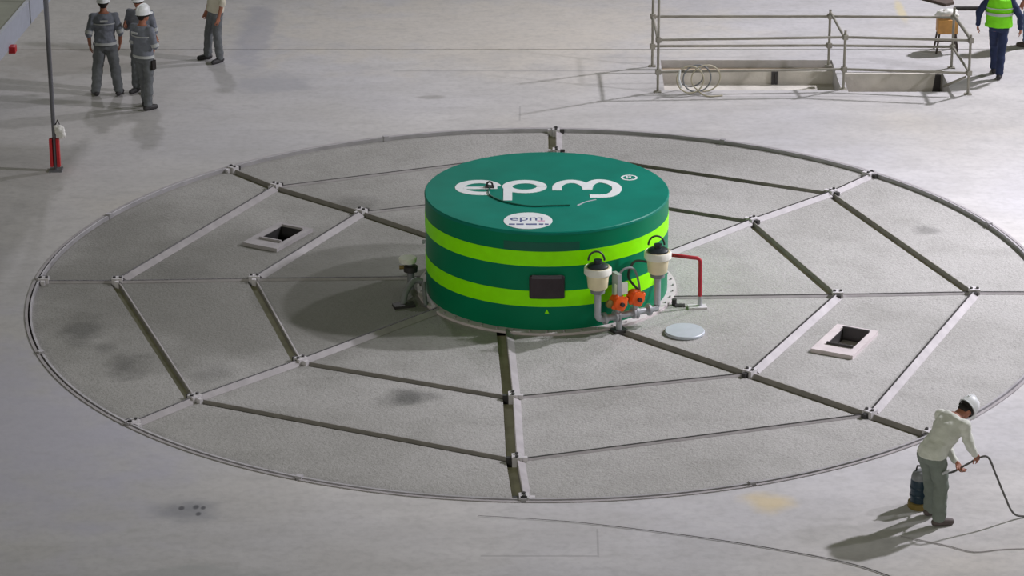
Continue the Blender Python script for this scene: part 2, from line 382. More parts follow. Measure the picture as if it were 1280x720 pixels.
def joint_of(a, b, w):
    d = (b - a).normalized(); n = Vector((-d.y, d.x))
    if n.x > 0: n = -n
    return (a, b, n, w[0], w[1])
def clip(poly, a, n, off):
    out = []
    for p, q in zip(poly, poly[1:] + poly[:1]):
        fp, fq = (p - a).dot(n) - off, (q - a).dot(n) - off
        if fp >= 0: out.append(p)
        if (fp >= 0) != (fq >= 0): out.append(p + (q - p) * (fp / (fp - fq)))
    return out
spoke_pts = [[inner(s), node(s, 1), node(s, 2), node(s, 3)] for s in range(8)]
def spoke_joint(s, k): s %= 8; return joint_of(spoke_pts[s][k - 1], spoke_pts[s][k], SPOKE_W[s % 4])
def chord_joint(s, k): s %= 8; return joint_of(node(s, k), node(s + 1, k), CHORD_W[s % 4])
for s in range(8):
    polys = {1: list(reversed(arc(inner(s), inner(s + 1), DC, 8))) + [node(s, 1), node(s + 1, 1)],
             2: [node(s, 1), node(s, 2), node(s + 1, 2), node(s + 1, 1)],
             3: [node(s, 2)] + arc(node(s, 3), node(s + 1, 3), O0, 14) + [node(s + 1, 2)]}
    for k in (1, 2, 3):
        poly = polys[k]; cen = sum(poly, Vector((0, 0))) / len(poly); hole = []
        jl = [spoke_joint(s, k), spoke_joint(s + 1, k)] + ([chord_joint(s, k)] if k < 3 else []) + ([chord_joint(s, k - 1)] if k > 1 else [])
        for a, b, n, wg, wp in jl:
            gs = (cen - a).dot(n) > 0; poly = clip(poly, a, n if gs else -n, wg if gs else .006)
        if (s, k) in HATCH:
            c, a, sg = HATCH[(s, k)]; hole = [[tuple(p) for p in rect(c, a, .86, .5)]]
        holed([tuple(p) for p in poly], hole, -.16, PANEL_Z).build('cover_panel', 'panel', pit)
def build_joint(jt, trim0, trim1):
    """an upright lip with a sloping cover plate on one side and an open slot on the other"""
    a, b, n, wg, wp = jt; d = (b - a).normalized(); a = a + d * trim0; b = b - d * trim1
    zt = PANEL_Z + max(.03, min(.06, wp * .7)); vs = []
    MB().bar((a.x, a.y, (zt + .004 - .15) / 2), (b.x, b.y, (zt + .004 - .15) / 2), .012 if wg > .05 else .026, zt + .154).build('joint_lip', 'lip' if wg > .05 else 'bolt', pit)
    for p in (a, b):
        for off, z in ((.006 if wg > .05 else .013, zt), (wp, PANEL_Z + .004), (wp, PANEL_Z - .02), (.006, PANEL_Z - .02)): vs.append((p.x - n.x * off, p.y - n.y * off, z))
    MB().add(vs, [(0, 1, 2, 3), (7, 6, 5, 4), (0, 4, 5, 1), (1, 5, 6, 2), (2, 6, 7, 3), (3, 7, 4, 0)]).build('joint_plate', 'flange', pit)
    q = n * (wg / 2)
    MB().bar((a.x + q.x, a.y + q.y, -.10), (b.x + q.x, b.y + q.y, -.10), wg + .0, .03).build('slot_bottom', 'slot', pit)
def nodeplate(p, ang):
    MB().box((p.x, p.y, -.045), (.15, .12, .17), ang).build('node_plate', 'plate', pit)
    for sg in (-1, 1):
        q = p + Vector((math.cos(ang), math.sin(ang))) * .045 * sg
        MB().cyl((q.x, q.y, .035), (q.x, q.y, .06), .022, n=8).build('bolt', 'bolt', pit)
    for sg in (-1, 1):
        q = p + Vector((-math.sin(ang), math.cos(ang))) * .10 * sg
        MB().box((q.x, q.y, -.06), (.06, .07, .16), ang).build('clamp_block', 'plate' if sg > 0 else 'bolt', pit)
for s in range(8):
    pts = spoke_pts[s]; ang = math.atan2(*(reversed((pts[3] - pts[1])[:2])))
    for k in (1, 2, 3): build_joint(spoke_joint(s, k), 0 if k == 1 else .07, .03 if k == 3 else .07)
    for k in (1, 2): build_joint(chord_joint(s, k), .1, .1); nodeplate(pts[k], ang)
    nodeplate(pts[3] - (pts[3]).normalized() * .05, ang)
RS = 16
angs = sorted([math.atan2(node(s, 3).y, node(s, 3).x) % (2 * PI) for s in range(8)])
angs = sorted(angs + [(angs[i] + (angs[(i + 1) % 8] + (2 * PI if i == 7 else 0))) / 2 % (2 * PI) for i in range(8)])
for i in range(16):
    a0 = angs[i]; a1 = angs[(i + 1) % 16] + (2 * PI if i == 15 else 0)
    def seg(r0, r1, z0, z1, name, mt, e=.004):
        n = 12; A = [a0 + e + (a1 - a0 - 2 * e) * k / n for k in range(n + 1)]
        MB().prism([(r1 * math.cos(a), r1 * math.sin(a)) for a in A] + [(r0 * math.cos(a), r0 * math.sin(a)) for a in reversed(A)], z0, z1).build(name, mt, pit)
    seg(7.19, 7.22, PANEL_Z - .05, .02, 'rim_bar', 'rim')
    seg(7.245, 7.285, PANEL_Z - .05, .012, 'rim_edge', 'flange')
    am = a0; MB().box((7.215 * math.cos(am), 7.215 * math.sin(am), .0), (.07, .08, .08), am).build('rim_clamp', 'rim', pit)
# hatches: raised frame with a dark square shaft
for key, (c, a, sg) in HATCH.items():
    hf = MB(); out = rect(c, a, 1.0, .6); inn = rect(c + Vector((math.cos(a), math.sin(a))) * .07 + Vector((math.sin(a), -math.cos(a))) * .02, a, .62, .38)
    fr = holed([tuple(p) for p in out], [[tuple(p) for p in inn]], PANEL_Z, .015).build('hatch_frame', 'primer' if sg > 0 else 'flange', pit)
    fr['label'] = 'raised square hatch frame around an open dark hole'
    ins = inn
    for i in range(4):
        p, q = ins[i], ins[(i + 1) % 4]
        MB().bar((p.x, p.y, -.2), (q.x, q.y, -.2), .015, .42).build('shaft_wall', 'primer' if sg > 0 and i in (0, 3) else 'bolt', fr)
    zb = -.15 if sg > 0 else -.45; MB().prism([tuple(p) for p in ins], zb - .05, zb).build('shaft_bottom', 'primer' if sg > 0 else 'black', fr)
    for p, q in ((ins[1], ins[2]), (ins[0], ins[3])):
        d = (q - p).normalized()
        MB().bar((p.x, p.y, .03), (q.x, q.y, .03), .03, .035).build('hatch_lip', 'bolt' if sg > 0 else 'flange', fr)
# round lid
ld = MB().lathe([(.23, PANEL_Z), (.275, PANEL_Z + .008), (.275, -.005), (.265, .006), (.05, .01)], (1.97, -1.72, 0), 40).build('round_lid', 'lid', smooth=True, loc=(1.97, -1.72, PANEL_Z))
tag(ld, 'flat round pale grey lid lying on the cover panel near the red pipe', 'lid')

# ================================================================== DRUM
dx, dy = DC
drum = empty('green_drum', (dx, dy, PANEL_Z), 'big squat green cylinder with two lime bands and white lettering on its lid', 'drum')
def ringband(r0, r1, z0, z1, n=128):
    return MB().add([(dx + r * math.cos(2 * PI * k / n), dy + r * math.sin(2 * PI * k / n), z) for (r, z) in ((r0, z0), (r1, z0), (r1, z1), (r0, z1)) for k in range(n)],
                    [(i * n + k, i * n + (k + 1) % n, ((i + 1) % 4) * n + (k + 1) % n, ((i + 1) % 4) * n + k) for i in range(4) for k in range(n)])
body = MB().lathe([(DR, PANEL_Z), (DR, DH - .03)], (dx, dy, 0), 128).build('drum_body', 'green', drum, True)
lid = MB().lathe([(DR - .02, DH - .05), (DR + .006, DH - .045), (DR + .006, DH - .012), (DR - .006, DH), (.3, DH)], (dx, dy, 0), 128).build('drum_lid', 'green_lid', drum, True)
for z0, z1 in ((.925, 1.14), (.335, .565)): ringband(DR - .01, DR + .004, z0, z1).build('lime_band', 'lime', drum, True)
fg = ringband(DR - .02, DR + .13, PANEL_Z, PANEL_Z + .035).build('base_flange', 'primer', drum)
for k in range(48):
    a = 2 * PI * k / 48; p = (dx + (DR + .085) * math.cos(a), dy + (DR + .085) * math.sin(a))
    MB().cyl((*p, PANEL_Z + .03), (*p, PANEL_Z + .055), .014, n=6).build('flange_bolt', 'flange', fg)
def curved(a0, a1, z0, z1, r0, r1, n=10):
    A = [a0 + (a1 - a0) * k / n for k in range(n + 1)]
    return MB().prism([(dx + r1 * math.cos(a), dy + r1 * math.sin(a)) for a in A] + [(dx + r0 * math.cos(a), dy + r0 * math.sin(a)) for a in reversed(A)], z0, z1)
curved(R_(-110), R_(-75), 1.15, 1.27, DR - .01, DR + .003).build('repaint_patch', 'green_dark', drum, True)
# dark box on the front
bx = curved(R_(-98), R_(-82), .46, .80, DR - .01, DR + .05, 6).build('box_housing', 'panelblack', drum)
md = bx.modifiers.new('bevel', 'BEVEL'); md.width = .035; md.segments = 3
curved(R_(-96.5), R_(-83.5), .765, .81, DR + .03, DR + .065, 6).build('box_visor', 'panelgrey', bx)
MB().add([(dx - .03, dy - DR - .006, .24), (dx + .03, dy - DR - .006, .24), (dx, dy - DR - .006, .30), (dx - .03, dy - DR + .01, .24), (dx + .03, dy - DR + .01, .24), (dx, dy - DR + .01, .30)],
         [(0, 1, 2), (3, 5, 4), (0, 3, 4, 1), (1, 4, 5, 2), (2, 5, 3, 0)]).build('warning_triangle', 'lime', drum)
# lettering on the lid: e p m drawn as thick flat strokes
def stroke(path, hw, z0, z1):
    mb = MB(); P = smooth_path([(x, y, 0) for x, y in path], 6); L = []; Rr = []
    for i, p in enumerate(P):
        t = (P[min(i + 1, len(P) - 1)] - P[max(i - 1, 0)]).normalized(); nn = Vector((-t.y, t.x, 0)); h = hw if not callable(hw) else hw(i / (len(P) - 1))
        L.append(p + nn * h); Rr.append(p - nn * h)
    n = len(P); vs = [(q.x, q.y, z) for z in (z0, z1) for row in (L, Rr) for q in row]; fs = []
    for i in range(n - 1):
        fs += [(2 * n + i, 3 * n + i, 3 * n + i + 1, 2 * n + i + 1), (i, i + 1, n + i + 1, n + i), (i, 2 * n + i, 2 * n + i + 1, i + 1), (n + i, n + i + 1, 3 * n + i + 1, 3 * n + i)]
    fs += [(0, n, 3 * n, 2 * n), (n - 1, 3 * n - 1, 4 * n - 1, 2 * n - 1)]
    return mb.add(vs, fs)
Z0, Z1 = DH - .004, DH + .004
def join(*mbs):
    m = MB()
    for q in mbs: m.add(q.v, q.f)
    return m
join(stroke([(-.72, -.095), (-.876, -.10), (-1.01, -.06), (-1.11, .03), (-1.15, .16), (-1.11, .30), (-1.01, .38), (-.887, .41), (-.76, .385), (-.67, .30), (-.63, .20)], .07, Z0, Z1),
     stroke([(-1.10, .13), (-.62, .145)], .05, Z0, Z1 + .001)).build('letter_e', 'white', lid)
bowl = [(-.235 + .245 * math.cos(2 * PI * k / 20), .195 + .21 * math.sin(2 * PI * k / 20)) for k in range(21)]
join(stroke(bowl, .072, Z0, Z1), stroke([(-.472, .22), (-.468, -.40)], .062, Z0, Z1 + .001)).build('letter_p', 'white', lid)
join(stroke([(.225, .03), (.232, .22), (.30, .36), (.42, .42), (.54, .37), (.625, .24), (.652, .06)], .068, Z0, Z1),
     stroke([(.652, .06), (.68, .27), (.76, .41), (.87, .43), (1.0, .33), (1.07, .15), (1.035, -.06), (.92, -.20), (.68, -.22)], .068, Z0, Z1 + .001)).build('letter_m', 'white', lid)
rm = [(1.256 + .105 * math.cos(2 * PI * k / 16), .585 + .105 * math.sin(2 * PI * k / 16)) for k in range(17)]
stroke(rm, .014, Z0, Z1).build('registered_ring', 'white', lid)
text_mesh('R', 'registered_letter', 'white', Matrix.Translation((1.256, .585, DH + .003)), .17, lid)
st = MB().lathe([(.335, DH - .002), (.335, DH + .005), (.02, DH + .0055)], (-.18, -1.24, 0), 40).build('round_sticker', 'white', lid)
st['label'] = 'round white sticker with faded blue print'
text_mesh('epm', 'sticker_print', 'ink', Matrix.Translation((-.20, -1.16, DH + .006)), .27, st)
for i, (x0, x1) in enumerate(((-.44, -.36), (-.34, -.24), (-.21, -.06), (-.03, .03), (.05, .1))):
    MB().box(((x0 + x1) / 2, -1.39, DH + .006), (x1 - x0, .05, .003)).build('sticker_print', 'ink', st)
MB().box((.0, -1.26, DH + .006), (.1, .06, .003)).build('sticker_print', 'pinkink', st)
# lifting eye, dark cable and white scuff on the lid
MB().tube([(-.73 + .04 * math.cos(q), .16, DH + .045 + .04 * math.sin(q)) for q in [2 * PI * k / 14 for k in range(14)]], .014, 8, True).build('lifting_eye', 'bolt', lid, True)
MB().box((-.73, .16, DH + .012), (.13, .09, .024)).build('eye_plate', 'bolt', lid)
MB().tube(smooth_path([(x, y, DH + .012) for x, y in ((-.73, .10), (-.736, -.136), (-.609, -.374), (-.406, -.55), (-.128, -.66), (.15, -.64), (.4, -.62))]), .010, 8).build('lid_cable', 'green_dark', lid, True)
stroke([(.506, -.609), (.62, -.46), (.767, -.36)], .014, Z0, Z1).build('paint_scuff', 'panelgrey' if False else 'lid', lid)
# hoops of hardware at drum's left rim
MB().cyl((dx - DR - .01, dy + .1, .62), (dx - DR - .05, dy + .1, .62), .03, n=10).build('drain_plug', 'galv', drum)

# ---- valve manifold on the right front of the drum
man = empty('valve_manifold', (1.2, -1.55, PANEL_Z), 'grey pipe manifold with two cream capped cups and orange valves on the drum front', 'pipework')
p1 = Vector((.77, -1.83, 0)); p2 = Vector((1.60, -1.38, 0)); dm = (p2 - p1).normalized(); nm = Vector((dm.y, -dm.x, 0))
path = [p1 + Vector((0, 0, .66)), p1 + Vector((0, 0, .3))] + [p1 + dm * (.08 * (1 - math.cos(q))) + Vector((0, 0, .28 - .08 * math.sin(q))) for q in (0, .4, .8, 1.2, 1.57)]
path += [p2 - dm * (.08 * (1 - math.sin(PI / 2 - q))) * 1 + Vector((0, 0, .2 + .08 * (1 - math.cos(q)))) for q in (.0,)]
path += [p2 + Vector((0, 0, .26)), p2 + Vector((0, 0, .72))]
MB().tube(path, .048, 14).build('manifold_pipe', 'galv', man, True)
for t in (.12, .3, .345, .60, .645, .86):
    q = p1 + dm * ((p2 - p1).length * t) + Vector((0, 0, .2)); MB().cyl(q - dm * .017, q + dm * .017, .085, n=18).build('pipe_flange', 'galv', man, True)
q = p1 + dm * .34 + Vector((0, 0, .2)); MB().cyl(q, (q.x, q.y, PANEL_Z), .042).build('drain_pipe', 'galv', man, True)
MB().box((q.x, q.y, PANEL_Z + .02), (.2, .16, .04), math.atan2(dm.y, dm.x)).build('foot_plate', 'bolt', man)
for base, zb, nm_ in ((p1, .66, 'a'), (p2, .72, 'b')):
    b = base.copy(); b.z = zb
    MB().cyl(b - Vector((0, 0, .06)), b + Vector((0, 0, .01)), .10, n=18).build('cup_neck', 'greypipe', man, True)
    cup = MB().lathe([(.115, 0), (.135, .02), (.15, .18), (.155, .21), (.18, .22), (.185, .30), (.17, .315), (.1, .315)], b, 28).build('cup', 'cream', man, True)
    MB().lathe([(.178, .212), (.189, .225), (.189, .298), (.175, .318), (.17, .30)], b, 28).build('cup_rim', 'offwhite', cup, True)
    MB().lathe([(.15, .30), (.145, .335), (.10, .365), (.06, .37), (.055, .42), (.02, .425)], b, 24).build('cup_cap', 'blackcap', cup, True)
    hl = [b + Vector((-.02 + .11 * math.cos(t), .02, .40 + .13 * math.sin(t))) for t in [PI * k / 12 for k in range(13)]]
    MB().tube(hl, .014, 8).build('cup_hose', 'hose', cup, True)
for t, zz in ((.33, .41), (.62, .43)):
    c = p1 + dm * ((p2 - p1).length * t) + nm * .02; c.z = zz
    v = MB().lathe([(.05, -.1), (.10, -.085), (.115, 0), (.10, .085), (.05, .1)], c, 18, axis=nm).build('valve_actuator', 'orange', man, True)
    for k in range(4):
        a = k * PI / 2 + .4; u = (dm * math.cos(a) + Vector((0, 0, 1)) * math.sin(a)); MB().ell(c + u * .10 + nm * .04, (.04, .04, .04), n=10, m=6).build('actuator_boss', 'orange', v, True)
    MB().cyl(c + nm * .09, c + nm * .14, .03, n=10).build('actuator_knob', 'bolt', v)
    MB().cyl((c.x, c.y, .24), (c.x, c.y, zz - .08), .035).build('valve_stem', 'galv', man, True)
gv = p1 + dm * .3 - nm * .0; gv.z = .62
MB().box(gv, (.06, .16, .42), math.atan2(dm.y, dm.x)).build('valve_bracket', 'galv', man)
MB().box(gv + Vector((.06, 0, -.02)), (.18, .05, .16), math.atan2(dm.y, dm.x)).build('name_plate', 'offwhite', man)
MB().tube(smooth_path([gv + Vector((0, 0, .15)), gv + dm * .12 + Vector((0, 0, .25)), gv + dm * .28 + Vector((0, 0, .2)), p2 - dm * .28 + Vector((0, 0, .5)), p2 - dm * .35 + Vector((0, 0, .38))]), .016, 8).build('loop_hose', 'greypipe', man, True)
MB().tube(smooth_path([p2 + Vector((-.15, 0, .88)), p2 + Vector((-.32, .05, .86)), p2 + Vector((-.4, .0, .66)), p1 + dm * .66 + Vector((0, 0, .5))]), .018, 8).build('loop_hose', 'hose', man, True)
wv = p1 + dm * .16; wv.z = .42; MB().lathe([(.02, -.03), (.055, -.02), (.055, .02), (.02, .03)], wv + nm * .05, 14, axis=nm).build('hand_wheel', 'yellow', man, True)

# ---- valve group on the left side of the drum
lv = empty('side_valve', (-1.85, -.1, PANEL_Z), 'small pipe valve with pale cap at the left side of the green drum', 'pipework')
MB().cyl((-1.86, .0, PANEL_Z), (-1.86, .0, .36), .05).build('valve_pipe', 'greypipe', lv, True)
MB().lathe([(.06, .34), (.12, .36), (.13, .42), (.12, .43), (.02, .435)], (-1.9, 0, 0), 20).build('valve_cap', 'offwhite', lv, True)
MB().lathe([(.05, .2), (.1, .22), (.1, .30), (.05, .32)], (-1.86, 0, 0), 16).build('valve_body', 'bolt', lv, True)
MB().tube(smooth_path([(-1.68, -.35, .2), (-1.8, -.4, .22), (-1.9, -.55, .12), (-1.95, -.7, PANEL_Z)]), .045, 10).build('bent_pipe', 'greypipe', lv, True)
MB().tube([(-1.66, -.4, .2), (-1.62, -.75, PANEL_Z + .02)], .03, 10).build('brace_pipe', 'greypipe', lv, True)
MB().box((-1.93, -.72, PANEL_Z + .02), (.3, .16, .04), .3).build('foot_plate', 'bolt', lv)
MB().cyl((-1.9, .0, .28), (-2.02, .0, .28), .03).build('valve_handle', 'yellow', lv, True)

# ---- red bent pipe on the right
rp = empty('red_bent_pipe', (2.23, -.75, PANEL_Z), 'thin red pipe bent down from the drum side to the cover', 'pipe')
MB().tube([(1.55, -.62, .72), (1.72, -.65, .72), (2.16, -.75, .70)] + [(2.16 + .06 * math.sin(q), -.75, .64 + .06 * math.cos(q)) for q in (.4, .8, 1.2, 1.57)] + [(2.225, -.75, .12)], .027, 10).build('pipe_run', 'red', rp, True)
MB().cyl((2.225, -.75, PANEL_Z), (2.225, -.75, .13), .032).build('pipe_socket', 'galv', rp, True)
MB().box((2.19, -.77, PANEL_Z + .015), (.26, .15, .03), .1).build('foot_plate', 'plate', rp)
MB().cyl((1.87, -.66, PANEL_Z), (1.87, -.66, .05), .035).build('cable_gland', 'bolt', rp)
MB().box((1.95, -.7, PANEL_Z + .012), (.14, .08, .024)).build('gland_plate', 'bolt', rp)

# ================================================================== PEOPLE
def loft(mb, pts, n=20):
    """pts: (center, rx, ry, right, forward)"""
    vs = [c + r * (rx * math.cos(2 * PI * k / n)) + f * (ry * math.sin(2 * PI * k / n)) for c, rx, ry, r, f in pts for k in range(n)]; m = len(pts)
    fs = [(i * n + k, i * n + (k + 1) % n, (i + 1) * n + (k + 1) % n, (i + 1) * n + k) for i in range(m - 1) for k in range(n)]
    return mb.add(vs, fs + [tuple(range(n - 1, -1, -1)), tuple(range((m - 1) * n, m * n))])

def remesh(mb, name, mt, voxel, parent=None, it=2, fold=0, clampz=False, fscale=9):
    me = bpy.data.meshes.new('tmp'); me.from_pydata(mb.v, [], mb.f)
    bm = bmesh.new(); bm.from_mesh(me); bmesh.ops.recalc_face_normals(bm, faces=bm.faces); bm.to_mesh(me); bm.free()
    t = bpy.data.objects.new('tmp', me); COL.objects.link(t)
    md = t.modifiers.new('r', 'REMESH'); md.mode = 'VOXEL'; md.voxel_size = voxel
    dg = bpy.context.evaluated_depsgraph_get(); nm_ = bpy.data.meshes.new_from_object(t.evaluated_get(dg))
    bpy.data.objects.remove(t); bpy.data.meshes.remove(me)
    bm = bmesh.new(); bm.from_mesh(nm_)
    for _ in range(it): bmesh.ops.smooth_vert(bm, verts=bm.verts, factor=.5, use_axis_x=True, use_axis_y=True, use_axis_z=True)
    if fold:
        bm.normal_update()
        for v in bm.verts:
            q = Vector((v.co.x * fscale, v.co.y * fscale, v.co.z * fscale * 1.5)); v.co += v.normal * fold * noise.noise(q)
    if clampz:
        for v in bm.verts:
            if v.co.z < .0: v.co.z = 0
    bm.to_mesh(nm_); bm.free(); nm_.name = name; nm_.materials.clear(); nm_.materials.append(MT[mt])
    nm_.polygons.foreach_set('use_smooth', [True] * len(nm_.polygons)); nm_.polygons.foreach_set('material_index', [0] * len(nm_.polygons))
    o = bpy.data.objects.new(name, nm_); COL.objects.link(o)
    if parent: o.parent = parent
    return o

def hand(mb, wrist, d, pn, side, curl=.5):
    d = d.normalized(); pn = (pn - d * pn.dot(d)).normalized(); sd = d.cross(pn) * side
    for k in (-1, 0, 1): mb.caps(wrist + d * .02 + sd * .022 * k, .017, wrist + d * .085 + sd * .026 * k, .015, 10)
    for k, L in enumerate((.068, .078, .074, .058)):
        b = wrist + d * .085 + sd * (-.036 + .024 * k) ; d1 = (d + sd * (-.12 + .08 * k) + pn * curl * .5).normalized(); m_ = b + d1 * L * .5
        d2 = (d1 + pn * curl).normalized(); mb.caps(b, .0095, m_, .009, 8); mb.caps(m_, .009, m_ + d2 * L * .55, .0075, 8)
    tb = wrist + d * .03 - sd * .034; t1 = (d * .8 - sd * .7 + pn * .35).normalized(); m_ = tb + t1 * .045
    mb.caps(tb, .014, m_, .011, 8); mb.caps(m_, .011, m_ + (t1 + d * .5 + pn * .3).normalized() * .035, .009, 8)

def person(label, loc, heading, J, out, voxel=.009, group=None):
    V = Vector
    D = dict(lean=0.0, head_pitch=0.0, head_yaw=0.0, foot_l=(-.12, 0), foot_r=(.12, 0), yaw_l=.25, yaw_r=-.25, knee_l=.03, knee_r=.03, twist=0)
    D.update(J)
    pel = V((0, 0, .93)) + V(D.get('hip_shift', (0, 0, 0)))
    Rl = Matrix.Rotation(-D['lean'], 3, 'X') @ Matrix.Rotation(D['twist'], 3, 'Z')
    Rc = Matrix.Rotation(-D['lean'] * 1.15, 3, 'X') @ Matrix.Rotation(D['twist'], 3, 'Z')
    U = lambda x, y, z: pel + Rl @ V((x, y, z))
    right = Rl @ V((1, 0, 0)); fwd = Rl @ V((0, 1, 0))
    rx0 = V((1, 0, 0)); fy0 = V((0, 1, 0))
    mr = (right + rx0).normalized(); mf = (fwd + fy0).normalized()
    waist, chest, shl, neck = U(0, 0, .16), U(0, .0, .36), U(0, -.01, .48), U(0, .0, .56)
    T = [(pel + V((0, 0, -.10)), .145, .10, rx0, fy0), (pel + V((0, 0, -.02)), .165, .115, rx0, fy0), (pel + Rl @ V((0, 0, .06)), .155, .108, mr, mf), (waist, .145, .102, right, fwd),
         (chest, .172, .122, right, fwd), (shl, .165, .10, right, fwd), (U(0, -.005, .53), .10, .075, right, fwd), (neck, .062, .062, right, fwd)]
    hd = U(0, .015, .56) + Matrix.Rotation(-(D['lean'] + D['head_pitch']), 3, 'X') @ V((0, .03, .14))
    Rh = Matrix.Rotation(-(D['lean'] + D['head_pitch']), 3, 'X') @ Matrix.Rotation(D['head_yaw'], 3, 'Z')
    H = lambda x, y, z: hd + Rh @ V((x, y, z))
    sh = {-1: U(-.185, -.01, .47), 1: U(.185, -.01, .47)}
    arm = {}
    for s, k in ((-1, 'l'), (1, 'r')):
        el = D.get('el_' + k, (.24 * s, -.03, .18)); wr = D.get('wr_' + k, (.26 * s, .06, -.07))
        if D.get('arm_abs'): arm[s] = (sh[s], V(el), V(wr))
        else: arm[s] = (sh[s], pel + V(el) if D['lean'] else U(*el), pel + V(wr) if D['lean'] else U(*wr))
    leg = {}
    for s, k in ((-1, 'l'), (1, 'r')):
        hp = pel + V((.09 * s, 0, -.04)); f = V((D['foot_' + k][0], D['foot_' + k][1], .09)); kn = (hp + f) / 2 + V((0, D['knee_' + k], .02)); leg[s] = (hp, kn, f)
    # --- body: one continuous skin mesh
    mb = MB(); loft(mb, T)
    mb.caps(U(0, -.005, .50), .062, H(0, -.02, -.06), .056)
    mb.ell(hd, (.076, .096, .112), Rh); mb.ell(H(0, .028, -.055), (.056, .066, .066), Rh)
    mb.caps(H(0, .094, .012), .010, H(0, .110, -.024), .014, 8)
    for s in (-1, 1): mb.ell(H(.078 * s, -.008, -.01), (.012, .02, .032), Rh, 10, 8)
    mb.ell(H(0, .086, -.058), (.026, .012, .008), Rh, 10, 6)
    for s in (-1, 1):
        a, e, w_ = arm[s]; mb.caps(U(.12 * s, -.005, .46), .062, a, .056); mb.caps(a, .054, e, .041); mb.caps(e, .041, w_, .028)
        d = (w_ - e).normalized(); pn = D.get('palm_' + 'lxr'[s + 1]); pn = V(pn) if pn else V((-s, .25, 0)); hand(mb, w_, d, pn, s, D.get('curl', .55))
        hp, kn, an = leg[s]; mb.caps(hp, .082, kn, .055); mb.caps(kn, .054, an, .038)
        fd = Matrix.Rotation(D['yaw_' + 'lxr'[s + 1]], 3, 'Z') @ V((0, 1, 0)); mb.caps(V((an.x, an.y, .05)) - fd * .04, .035, V((an.x, an.y, .04)) + fd * .13, .03)
    root = remesh(mb, 'person', 'skin', voxel, None, 2)
    root.location = loc; root.rotation_euler = (0, 0, heading); tag(root, label, 'person', group)
    cv = voxel * 1.35
    # --- eyes, hair
    for s in (-1, 1): MB().ell(H(.031 * s, .086, .008), (.011, .008, .007), Rh, 10, 6).build('eye', 'hair', root, True, loc=(0, 0, 0))
    hr = MB(); hr.ell(H(0, -.018, .018), (.081, .09, .104), Rh); hr.ell(H(0, -.05, -.04), (.066, .056, .05), Rh)
    remesh(hr, 'hair', 'hair', cv, root, 2)
    # --- trousers
    def grow(Ts, g): return [(c, rx + g, ry + g, r, f) for c, rx, ry, r, f in Ts]
    tb = MB(); loft(tb, grow(T[:3], .016)); g = out.get('trs_fit', 1.0)
    for s in (-1, 1):
        hp, kn, an = leg[s]; tb.caps(hp, .097 * g, kn, .080 * g); lo = kn + (an - kn) * .95; tb.caps(kn, .080 * g, lo, .072 * g)
    remesh(tb, 'trousers', out['trs'], cv, root, 2, .016, True)
    # --- shirt
    sb = MB(); gs = .026; loft(sb, grow(T[1:2], .042) + grow(T[2:3], .034) + grow(T[3:7], gs))
    for s in (-1, 1):
        a, e, w_ = arm[s]; sb.caps(U(.11 * s, -.005, .455), .078, a, .074); sb.caps(a, .072, e, .06)
        if out['sleeve'] == 'long': sb.caps(e, .058, e + (w_ - e) * .9, .045)
        elif out['sleeve'] == 'elbow': sb.caps(e, .058, e + (w_ - e) * .12, .055)
    remesh(sb, 'jacket' if out['sleeve'] == 'long' else 'shirt', out['shirt'], cv, root, 2, .018)
    # --- bands and belts that follow the trunk
    def band(zlo, zhi, name, mt, g, parent=root, a0=0, a1=2 * PI):
        def at(z):
            zs = [(t[0] - pel).length * (1 if i > 1 else -1) if i != 1 else -.02 for i, t in enumerate(T)]
            for i in range(len(T) - 1):
                if zs[i] <= z <= zs[i + 1]:
                    u = (z - zs[i]) / (zs[i + 1] - zs[i]); A, B = T[i], T[i + 1]
                    return [A[0].lerp(B[0], u), A[1] * (1 - u) + B[1] * u + g, A[2] * (1 - u) + B[2] * u + g, A[3].lerp(B[3], u).normalized(), A[4].lerp(B[4], u).normalized()]
        n = 28; full = a1 - a0 > 6.2; vs = []
        rows = [at(zlo), at(zhi)]; rows = [rows[0], rows[1]]
        th = .006; ring = [(rows[0], 0), (rows[0], th), (rows[1], th), (rows[1], 0)]
        for (c, rx, ry, r, f), e in ring:
            vs += [c + r * ((rx + e) * math.cos(a0 + (a1 - a0) * k / n)) + f * ((ry + e) * math.sin(a0 + (a1 - a0) * k / n)) for k in range(n + (0 if full else 1))]
        m_ = n if full else n + 1; fs = []
        for i in range(4):
            for k in range(n): fs.append((i * m_ + k, i * m_ + (k + 1) % m_, ((i + 1) % 4) * m_ + (k + 1) % m_, ((i + 1) % 4) * m_ + k))
        if not full: fs += [(0, m_, 2 * m_, 3 * m_), (n, 3 * m_ + n, 2 * m_ + n, m_ + n)]
        return MB().add(vs, fs).build(name, mt, parent, True, loc=(0, 0, 0))
    for b in out.get('bands', ()): band(*b)
    if out.get('cuff'):
        for s in (-1, 1):
            a, e, w_ = arm[s]; d = (w_ - e).normalized() if out['sleeve'] == 'long' else (e - a).normalized(); c = e - d * .02 if out['sleeve'] != 'long' else e + (w_ - e) * .88
            MB().cyl(c - d * .03, c + d * .03, .069, .067, 16).build('sleeve_cuff', out['cuff'], root, True, loc=(0, 0, 0))
    if out.get('vest'):
        vb = MB(); loft(vb, [(c, rx + .078, ry + .055, r, f) for c, rx, ry, r, f in T[1:5]] + grow(T[5:6], .05)); loft(vb, [(T[5][0], .155, .12, right, fwd), (U(0, -.005, .52), .12, .10, right, fwd)])
        remesh(vb, 'safety_vest', out['vest'], cv, root, 2, .012)
